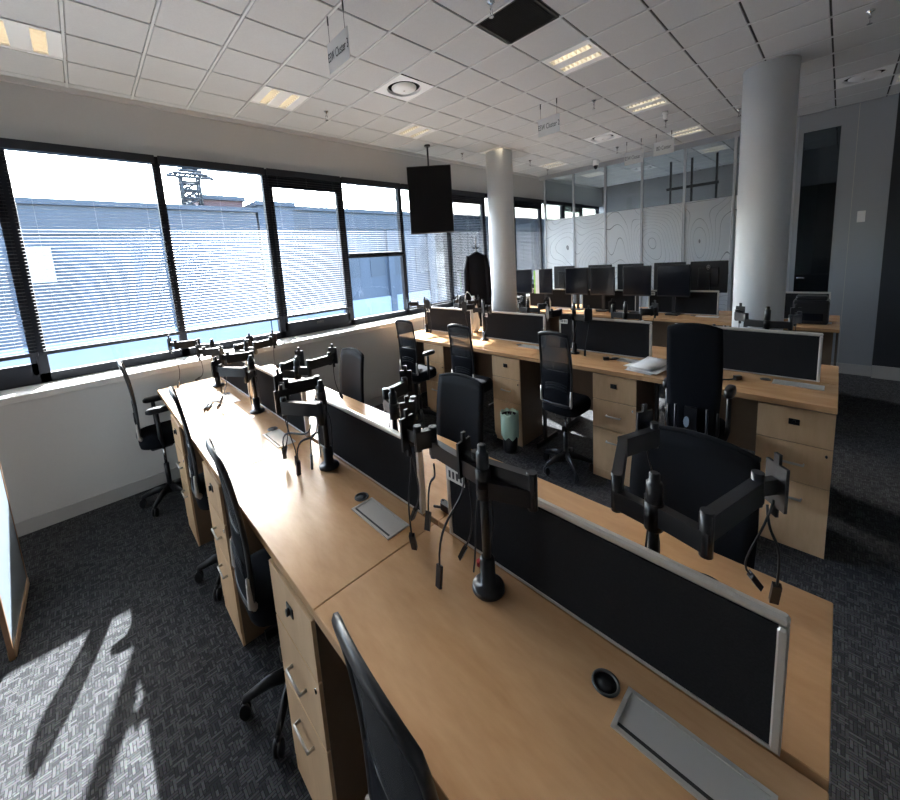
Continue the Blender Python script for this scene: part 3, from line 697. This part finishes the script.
    if arms:
        for s in (-1, 1):
            MB().tube([(0, s*.12, .43), (0.0, s*.235, .44), (-.02, s*.262, .50), (-.02, s*.262, .655)], [.018, .018, .021, .021], 8).build('arm_post', 'black_plastic', t)
            ar = MB(); vs = []
            for z, k_ in ((.655, .8), (.662, 1.), (.678, 1.), (.688, .85)):
                for q in range(20):
                    a = 2*math.pi*q/20; vs.append((.01+math.copysign(abs(math.cos(a))**.7, math.cos(a))*.125*k_, s*.262+math.copysign(abs(math.sin(a))**.7, math.sin(a))*.043*k_, z))
            fs = [tuple(range(19, -1, -1)), tuple(range(60, 80))]
            for i in range(3):
                for q in range(20): l = (q+1) % 20; fs.append((i*20+q, i*20+l, (i+1)*20+l, (i+1)*20+q))
            ar.add(vs, fs, True).build('armrest', 'black_plastic', t)
    return t
protos = {}
def chair(kind, arms, x, y, rz, lb, zs=1.0, ys=1.0):
    key = (kind, arms)
    if key not in protos: protos[key] = make_chair(kind, arms); o = protos[key]
    else: o = copy_tree(protos[key])
    place(o, (x, y, 0), rz); o.scale = (1, ys, zs); tag(o, lb, 'chair', 'black office chairs')
R = math.radians
chair('mesh', True, 0.23, -0.90, R(-3), 'black office chair with armrests standing against the window wall')
chair('mesh', False, 0.45, -2.66, R(-5), 'black mesh chair at the sunlit desk of the bare-arm row')
chair('mesh', False, 0.42, -4.04, R(-4), 'black mesh chair beside the drawers with the seam above, bare-arm row')
chair('mesh', False, 0.385, -5.56, R(-5), 'black chair at the open-end desk of the bare-arm row')
chair('shell', False, 1.55, -2.72, R(180), 'black chair back behind the third screen of the bare-arm row')
chair('shell', False, 1.55, -4.30, R(182), 'black chair back rising behind the gap between two screens')
chair('shell', False, 1.53, -5.78, R(178), 'wide black chair behind the open-end screen of the bare-arm row', 1.0, 1.12)
chair('mesh', True, 3.61, -1.60, R(3), 'black mesh chair at the window end of the green-bin row')
chair('mesh', False, 3.69, -2.70, R(2), 'black mesh chair beside the drawers behind the green-lined bin')
chair('mesh', False, 3.84, -4.05, R(-3), 'black mesh chair between the green-lined bin and the papers')
chair('soft', True, 3.72, -5.40, R(2), 'tall black padded chair in front of the open-end screen of the green-bin row', 1.13, 0.88)
chair('mesh', True, 7.54, -0.95, R(10), 'black mesh chair beside the nearer column at the monitor row')

# ================================================================ MONITOR ARMS
def bez(a, b, c, d, n=10):
    a, b, c, d = map(Vector, (a, b, c, d)); return [a*(1-t)**3+b*3*t*(1-t)**2+c*3*t*t*(1-t)+d*t**3 for t in (i/n for i in range(n+1))]
def plug(mb, p, dirn, l=0.045, wd=0.022):
    d = Vector(dirn).normalized(); mb.bar(p, Vector(p)+d*l, wd, 0.014)
def monitor_arm(x, y, ztop, arms, lb, cables=True):
    """arms: list of (points in plan relative to the post, height, plate yaw)"""
    t = thing('monitor_arm', lb, 'monitor arm', (x, y, DT), 0, 'black monitor arms')
    hh = ztop-DT
    MB().lathe([(0.066, 0.001), (0.066, 0.008), (0.058, 0.012), (0.031, 0.013), (0.030, 0.075), (0.022, 0.08)], n=24).build('base', 'black_metal', t)
    MB().cyl(0, 0, 0.03, hh-0.055, 0.0175, 14).build('post', 'black_metal', t)
    MB().lathe([(0.025, hh-0.075), (0.025, hh-0.02), (0.017, hh-0.018), (0.0165, hh-0.002), (0.012, hh)], n=16).build('post_cap', 'black_plastic', t)
    for n_, (pts, z, yaw) in enumerate(arms):
        zz = z-DT
        prev = Vector((0, 0, zz))
        MB().cyl(0, 0, zz-.022, zz+.022, .03, 14).build('collar', 'black_plastic', t)
        m = len(pts)
        for q, (px_, py_) in enumerate(pts):
            zn = zz if q == 0 else zz+0.028
            a = Vector((prev.x, prev.y, zn)); b = Vector((px_, py_, zn))
            dd = (b-a).normalized()*0.012
            seg = MB().bar(a-dd, b+dd, 0.036, 0.038 if q == 0 else 0.046).build('arm_link', 'black_plastic', t)
            if q == 0: MB().cyl(px_, py_, zz-.026, zz+.056, .019, 12).build('elbow', 'black_metal', t)
            prev = Vector((px_, py_, zn))
        c, s = math.cos(yaw), math.sin(yaw)
        MB().cyl(prev.x, prev.y, zz-.0, zz+.066, .018, 12).build('elbow', 'black_metal', t)
        tip = prev+Vector((c, s, 0))*0.055; tip.z = zz+.04
        MB().bar((prev.x, prev.y, zz+.035), tip, 0.026, 0.03).build('tilt_joint', 'black_metal', t)
        v = MB(); v.bar(tip, tip+Vector((c, s, 0))*.010, .085, .085)
        p0 = tip+Vector((c, s, 0))*.005
        v.bar(p0+Vector((0,0,.03)), p0+Vector((0,0,.062)), .022, .01, (c, s, 0)).bar(p0-Vector((0,0,.03)), p0-Vector((0,0,.062)), .022, .01, (c, s, 0))
        v.build('mount_plate', 'black_metal', t)
        if cables:
            e = Vector((prev.x, prev.y, zz)); rnd = random.Random(int((x*31+y*17+n_)*100))
            dx, dy = rnd.uniform(-.05, .05), rnd.uniform(-.05, .05)
            zl = rnd.uniform(.055, .10)
            path = bez(tip+Vector((0,0,-.03)), tip+Vector((-.03*c, -.03*s, -.12)), e+Vector((dx, dy, -.12)), Vector((tip.x+dx, tip.y+dy, zl)), 9)
            MB().tube(path, .0035, 5).build('cable', 'black_cable', t)
            pg = MB(); plug(pg, path[-1], path[-1]-path[-2]); pg.build('cable_plug', 'black_plastic', t)
    if cables:
        pth = bez((.02, 0, hh-.10), (.05, -.02, hh-.2), (.035, .0, .15), (.05, .03, .03), 9)
        MB().tube(pth, .0035, 5).build('cable', 'black_cable', t)
        pth = bez((-.02, .01, hh-.10), (-.05, .02, hh-.2), (-.05, .0, .15), (-.03, .05, .035), 9)
        MB().tube(pth, .0035, 5).build('cable', 'black_cable', t)
    return t
def rel(o, pts): return [(a-o[0], b-o[1]) for a, b in pts]
A = (0.83, -5.31)
a1 = monitor_arm(*A, 1.075, [(rel(A, [(0.90, -5.485), (0.86, -5.25)]), 0.975, R(95)), (rel(A, [(0.865, -4.99), (0.80, -4.96)]), 1.0, R(100))], 'black twin monitor arm on the desk nearest the open end of the bare-arm row')
tp = MB().cyl(0.012, 0.03, 0.05, 0.062, 0.012, 8).cyl(-0.014, 0.03, 0.052, 0.064, 0.012, 8).build('cable_tag', 'red_plastic', a1)
def drop(arm, o, a, b, sag=0.05, m=None):
    a = Vector((a[0]-o[0], a[1]-o[1], a[2]-DT)); b = Vector((b[0]-o[0], b[1]-o[1], b[2]-DT))
    side = Vector((sag, sag*0.6, 0))
    q = bez(a, a+Vector((0, 0, -.09))-side, b+Vector((0, 0, .14))-side, b, 12)
    MB().tube(q, .0042, 6).build('cable', 'black_cable', arm)
    pg = MB(); dd = (q[-1]-q[-2]).normalized(); dd.z *= .4; pg.bar(q[-1]-dd*.01, q[-1]+dd.normalized()*.05, .026, .014); pg.build('cable_plug', 'black_plastic', arm)
drop(a1, A, (0.80, -4.90, 0.97), (0.735, -4.945, 0.782), .03)
drop(a1, A, (0.865, -5.17, 0.96), (0.70, -5.165, 0.782), .0)
drop(a1, A, (0.85, -5.0, 0.96), (0.88, -4.90, 0.79), -.03)
A = (0.845, -3.93)
a2 = monitor_arm(*A, 1.065, [(rel(A, [(0.76, -4.07), (0.63, -3.84)]), 0.96, R(80)), (rel(A, [(0.90, -3.76), (0.71, -3.70)]), 1.0, R(120))], 'black twin monitor arm with many dangling cables on the second desk of the bare-arm row')
drop(a2, A, (0.73, -3.98, 0.93), (0.64, -3.70, 0.80), .02); drop(a2, A, (0.75, -4.02, 0.93), (0.64, -3.93, 0.795), .01); drop(a2, A, (0.80, -3.95, 0.92), (0.73, -3.93, 0.80), .0)
A = (0.86, -2.46)
monitor_arm(*A, 1.04, [(rel(A, [(0.76, -2.62), (0.62, -2.38)]), 0.95, R(110)), (rel(A, [(0.93, -2.27), (0.74, -2.18)]), 0.985, R(140))], 'black twin monitor arm on the sunlit desk, third from the open end')
A = (0.83, -1.16)
monitor_arm(*A, 1.05, [(rel(A, [(0.88, -1.34), (0.72, -1.24)]), 0.95, R(150)), (rel(A, [(0.72, -1.02), (0.50, -0.96)]), 1.0, R(150))], 'black twin monitor arm standing before the window sill at the bare-arm row')
A = (1.10, -5.83)
b1 = monitor_arm(*A, 1.055, [(rel(A, [(1.12, -5.70), (1.42, -5.61), (1.60, -5.68)]), 0.965, R(60)), (rel(A, [(1.06, -5.985), (1.36, -6.065)]), 0.975, R(-48))], 'black twin monitor arm behind the open-end screen, before the wide turned chair')
drop(b1, A, (1.40, -6.09, 0.97), (1.46, -6.125, 0.785), .02)
A = (1.10, -4.37)
monitor_arm(*A, 1.05, [(rel(A, [(1.13, -4.25), (1.32, -4.21)]), 0.97, R(40)), (rel(A, [(1.18, -4.47), (1.05, -4.56)]), 0.96, R(-120))], 'black folded monitor arm behind the gap between two screens of the bare-arm row')
A = (1.10, -2.94)
monitor_arm(*A, 1.04, [(rel(A, [(1.02, -2.80), (1.20, -2.70)]), 0.95, R(40)), (rel(A, [(1.16, -3.05), (1.38, -3.02)]), 0.97, R(30))], 'black monitor arm behind the third screen with both arms swung to the wall')
A = (1.10, -1.52)
monitor_arm(*A, 1.04, [(rel(A, [(1.02, -1.38), (1.20, -1.28)]), 0.95, R(60)), (rel(A, [(1.16, -1.63), (1.36, -1.58)]), 0.97, R(40))], 'black monitor arm behind the screen at the window end of the bare-arm row')
for (x, y, lb, sg) in ((4.45, -0.92, 'black monitor arm at the window end of the row with the bin', 1), (4.45, -2.33, 'black monitor arm on the desk behind the green-lined bin', -1), (4.42, -3.88, 'black monitor arm between the bin and the papers on the middle row', 1), (4.74, -1.55, 'black monitor arm beyond the window-end screen of the middle row', 1), (4.74, -2.98, 'black monitor arm beyond the screen behind the bin', -1), (4.74, -4.40, 'black monitor arm beyond the screen behind the papers', 1), (4.74, -5.75, 'black monitor arm beyond the open-end screen of the middle row', -1)):
    e = -1 if x < 4.6 else 1
    monitor_arm(x, y, 1.10, [([(e*.03, 0.17*sg), (e*.17, 0.22*sg)], 1.0, R(150 if e < 0 else 30)), ([(e*.03, -0.17*sg), (e*.13, -0.26*sg)], 1.0, R(200 if e < 0 else -20))], lb)

# ================================================================ MONITORS ON THE BACK ROW
def monitor(x, yL, yR, zb, zt, face, lb, logo=False, extra=None, yaw=0.0):
    yc = (yL+yR)/2; L = abs(yL-yR)/2; zc = (zb+zt)/2; hh = (zt-zb)/2
    t = thing('computer_monitor', lb, 'monitor', (x, yc, DT), (0 if face < 0 else math.pi)+yaw, 'monitors on the back row')
    z0 = zc-DT
    MB().cbox(-.018, .018, -L, L, z0-hh, z0+hh, .006).build('casing', 'black_plastic', t)
    MB().box(-.0195, -.0182, -L+.010, L-.010, z0-hh+.016, z0+hh-.010).build('display', 'dark_glass', t)
    MB().cbox(.018, .045, -L*.55, L*.55, z0-hh*.6, z0+hh*.6, .01).build('back_hump', 'black_plastic', t)
    MB().box(.045, .07, -.03, .03, .012, z0+.05).build('stand_neck', 'black_metal', t)
    MB().cbox(-.09, .11, -.11, .11, .001, .014, .004).build('stand_foot', 'black_metal', t)
    if logo:
        a = MB(); a.tube([(.0455, .028*math.cos(q*math.pi/8), z0+hh*.62+.028*math.sin(q*math.pi/8)*.75) for q in range(17)], .0028, 5, False).build('round_logo', 'aluminium', t)
        MB().box(.045, .047, -.016, .016, z0+hh*.62-.006, z0+hh*.62+.006).build('logo_lettering', 'aluminium', t)
    return t
XM = 8.02
for (a, b_, lb) in ((-0.45, -0.97, 'dark monitor nearest the windows on the back row'), (-1.10, -1.53, 'dark monitor with a white and green sheet at its side'), (-1.87, -2.41, 'dark monitor right after the one with the green sheet'), (-2.46, -2.98, 'dark monitor in the middle of the back row'), (-3.15, -3.68, 'dark monitor beside the one with the bright reflection'), (-3.79, -4.34, 'dark monitor with a bright light streak on its screen')):
    monitor(XM, a, b_, 0.925, 1.262, -1, lb)
for (a, b_, lb, lg) in ((-1.25, -1.79, 'back-turned monitor behind the sheet-hung screen', False), (-2.14, -2.68, 'back-turned monitor behind the middle screen of the back row', False), (-2.81, -3.34, 'back-turned monitor behind the screen beside the light streak', False), (-3.55, -4.12, 'back-turned monitor behind the screen with the light streak', False), (-4.2, -4.80, 'black monitor seen from behind with a round logo near its top', True)):
    monitor(8.62, a, b_, 0.94, 1.275, 1, lb, lg)
t = thing('paper_sheet', 'white and green sheet hanging at the side of a dark monitor', 'paper', (XM-.03, -1.09, 0))
MB().box(-.002, .0, -.10, .0, 0.93, 1.25).build('white_strip', 'paper', t); MB().box(-.002, .0, .0, .045, 0.93, 1.24).build('green_strip', 'green_card', t)

# ================================================================ SMALL THINGS
# waste bin with liner
t = thing('waste_bin', 'black waste bin with a pale green plastic liner', 'bin', (3.77, -3.27, 0))
MB().lathe([(0.088, 0.001), (0.095, 0.02), (0.112, 0.29), (0.106, 0.29), (0.085, 0.01)], n=28).build('bucket', 'black_plastic', t)
ln = MB(); vs = []; n = 40
for r0, z in ((0.100, 0.115), (0.116, 0.125), (0.119, 0.20), (0.122, 0.30), (0.116, 0.312), (0.102, 0.26), (0.09, 0.12)):
    for q in range(n):
        a = 2*math.pi*q/n; wv = 1+0.022*math.sin(q*3.1+z*20)+0.015*math.sin(q*1.7+z*33)
        vs.append((r0*wv*math.cos(a), r0*wv*math.sin(a), z+(0.012*math.sin(q*.9) if z < .13 else 0.006*math.sin(q*1.3))))
fs = []
for i in range(6):
    for q in range(n): l = (q+1) % n; fs.append((i*n+q, i*n+l, (i+1)*n+l, (i+1)*n+q))
ln.add(vs, fs, True).build('liner', 'bin_liner', t)
# papers
t = thing('paper_stack', 'loose sheaf of white papers on the middle row', 'paper', (4.25, -4.84, DT+.003))
for q in range(6):
    m = MB(); a = random.uniform(-.35, .2); dx, dy = random.uniform(-.05, .05), random.uniform(-.04, .04)
    m.box(-.21, .21, -.14, .14, q*.003, q*.003+.002); m.xf(Matrix.Translation((dx, dy, 0)) @ Matrix.Rotation(a, 4, 'Z')); m.build('sheet', 'paper', t)
m = MB(); m.sheet(lambda u, v: ((-.2+.4*u, -.13+.26*v, .019+.045*max(0, u-.45)**1.5), (0, 0, 1)), 10, 2, .0015); m.xf(Matrix.Rotation(-.2, 4, 'Z')); m.build('sheet', 'paper', t)
# coat stand with coat
t = thing('coat_stand', 'slim dark coat stand with small hooks beside the nearer column', 'coat stand', (6.02, -0.90, 0))
MB().cyl(0, 0, 0.03, 1.70, .014, 10).build('pole', 'black_metal', t)
MB().lathe([(0.17, 0.001), (0.17, 0.02), (0.03, 0.04)], n=24).build('foot', 'black_metal', t)
for q in range(4):
    a = q*math.pi/2+.5; MB().tube([(0, 0, 1.575), (math.cos(a)*.06, math.sin(a)*.06, 1.58), (math.cos(a)*.085, math.sin(a)*.085, 1.61)], .006, 6).build('hook', 'black_metal', t)
t = thing('black_coat', 'long black coat hanging from the coat stand', 'coat', (6.02, -0.90, 0), R(-48))
ct = MB(); vs = []; n = 32; rows = ((1.535, .03, .03), (1.52, .075, .05), (1.49, .17, .07), (1.44, .215, .085), (1.30, .225, .095), (1.05, .215, .10), (.85, .205, .105), (.66, .20, .11), (.655, .19, .10))
for z, a_, b_ in rows:
    for q in range(n):
        an = 2*math.pi*q/n; f = 1+.05*math.sin(q*2.3+z*2)*(1.5-z if z < 1.4 else .0)
        vs.append((a_*f*math.cos(an), b_*f*math.sin(an), z))
fs = []
for i in range(len(rows)-1):
    for q in range(n): l = (q+1) % n; fs.append((i*n+q, i*n+l, (i+1)*n+l, (i+1)*n+q))
ct.add(vs, fs, True).build('coat_body', 'black_fabric', t)
for s in (-1, 1): MB().tube([(s*.17, 0, 1.48), (s*.225, -.03, 1.30), (s*.235, -.05, 1.05), (s*.225, -.06, .90)], [.05, .062, .058, .05], 10).build('sleeve', 'black_fabric', t)
# white bag on the middle row
t = thing('plastic_bag', 'crumpled white plastic bag with looped handle behind the window-end screen', 'bag', (4.92, -1.72, DT+.001))
bg_ = MB(); vs = []; rows = ((.0, .05), (.03, .085), (.12, .09), (.22, .07), (.30, .045), (.36, .02))
for z, r in rows:
    for q in range(18):
        a = 2*math.pi*q/18; f = 1+.14*math.sin(q*2.1+z*40); vs.append((r*f*math.cos(a), r*f*math.sin(a), z))
fs = [tuple(range(17, -1, -1)), tuple(range(90, 108))]
for i in range(5):
    for q in range(18): l = (q+1) % 18; fs.append((i*18+q, i*18+l, (i+1)*18+l, (i+1)*18+q))
bg_.add(vs, fs).build('bag_body', 'paper', t)
MB().tube(bez((0, .03, .34), (-.05, .12, .46), (-.05, .2, .4), (0, .2, .1), 12), .004, 5).build('handle_loop', 'white_plastic', t)
# bits on the sunlit desk and loose cables
t = tag(MB().tube([(0.50, -2.02, DT+.010), (0.57, -1.86, DT+.010)], .010, 6).tube([(0.525, -2.03, DT+.010), (0.60, -1.87, DT+.010)], .009, 6).build('adapter_bundle', 'black_plastic'), 'bundle of short black leads on the sunlit desk', 'cable')
t = tag(MB().tube(bez((0.62, -1.75, DT+.005), (0.85, -1.9, DT+.006), (0.45, -2.2, DT+.006), (0.70, -2.35, DT+.005), 14), .0035, 5).build('white_cable', 'cord_white'), 'thin white cable curling over the sunlit desk', 'cable')
def loose(pts, lb, plugdir=(1, 0, 0), mat='black_cable'):
    t = thing('loose_cable', lb, 'cable', (pts[0][0], pts[0][1], DT)); o = Vector((pts[0][0], pts[0][1], 0))
    path = [Vector((p[0], p[1], p[2] if len(p) > 2 else .008))-Vector((o.x, o.y, 0)) for p in pts]
    q = bez(*path, 14); MB().tube(q, .0045, 6).build('lead', mat, t)
    pg = MB(); d = Vector(plugdir).normalized(); pg.bar(q[-1]+Vector((0, 0, .005)), q[-1]+d*.06+Vector((0, 0, .005)), .034, .022); pg.build('plug', 'black_plastic', t)
loose([(1.02, -4.78), (1.10, -4.95), (1.12, -4.68), (1.05, -4.82)], 'black lead with plug lying in the gap between two screens', (0, -1, 0))
loose([(1.42, -5.86), (1.5, -5.95), (1.42, -6.0), (1.38, -5.98)], 'black video lead lying under the arm behind the open-end screen', (.3, -1, 0))
loose([(4.40, -5.30), (4.2, -5.36), (4.1, -5.5), (4.28, -5.58)], 'black lead with a wide plug before the open-end screen of the middle row', (.6, -.5, 0))
loose([(4.44, -4.42), (4.38, -4.46), (4.34, -4.4), (4.33, -4.36)], 'short black lead before the screen above the papers', (-.5, .5, 0))
for (x, y, r, h, mt, lb) in ((4.88, -4.86, .026, .19, 'black_plastic', 'dark drink bottle behind the screen near the padded chair'), (4.95, -5.28, .03, .23, 'black_plastic', 'tall dark bottle with a white label before the farther column'), (7.72, -1.62, .028, .17, 'white_plastic', 'white bottle standing below the sheet-hung monitor'), (7.75, -3.05, .03, .15, 'black_plastic', 'dark bottle below the middle monitors')):
    t = thing('bottle', lb, 'bottle', (x, y, DT+.001))
    MB().lathe([(r*.9, 0), (r, .01), (r, h*.68), (r*.45, h*.82), (r*.42, h*.9)], n=16).build('bottle_body', mt, t)
    MB().lathe([(r*.5, h*.9), (r*.5, h)], n=12).build('cap', 'black_plastic', t)
    MB().lathe([(r*1.02, h*.25), (r*1.02, h*.55)], n=16, cap=False).build('bottle_label', 'label_white', t)
t = thing('label_printer', 'black office printer at the open end of the back row', 'printer', (8.0, -5.95, DT+.003))
MB().cbox(-.18, .18, -.2, .2, 0, .20, .015).build('case', 'black_plastic', t); MB().cbox(-.15, .12, -.17, .17, .20, .235, .01).build('lid', 'black_plastic', t); MB().box(-.19, -.18, -.14, .14, .03, .09).build('paper_slot', 'dark_glass', t)
# standing panel by the window wall
t = thing('standing_panel', 'tall blue-grey glossy panel with wooden edging on the carpet near the windows', 'panel', (-0.945, -1.83, 0))
MB().box(-.010, .010, -.46, .455, .035, 2.05).build('board', 'panel_blue', t)
MB().box(-.014, .014, .455, .475, 0, 2.07).build('edge_strip', 'wood_trim', t); MB().box(-.014, .014, -.48, -.46, 0, 2.07).build('edge_strip', 'wood_trim', t)
MB().box(-.02, .02, -.46, .455, 0.0, .035).build('bottom_strip', 'wood_trim_light', t); MB().box(-.02, .02, -.46, .455, 2.05, 2.07).build('top_strip', 'wood_trim', t)
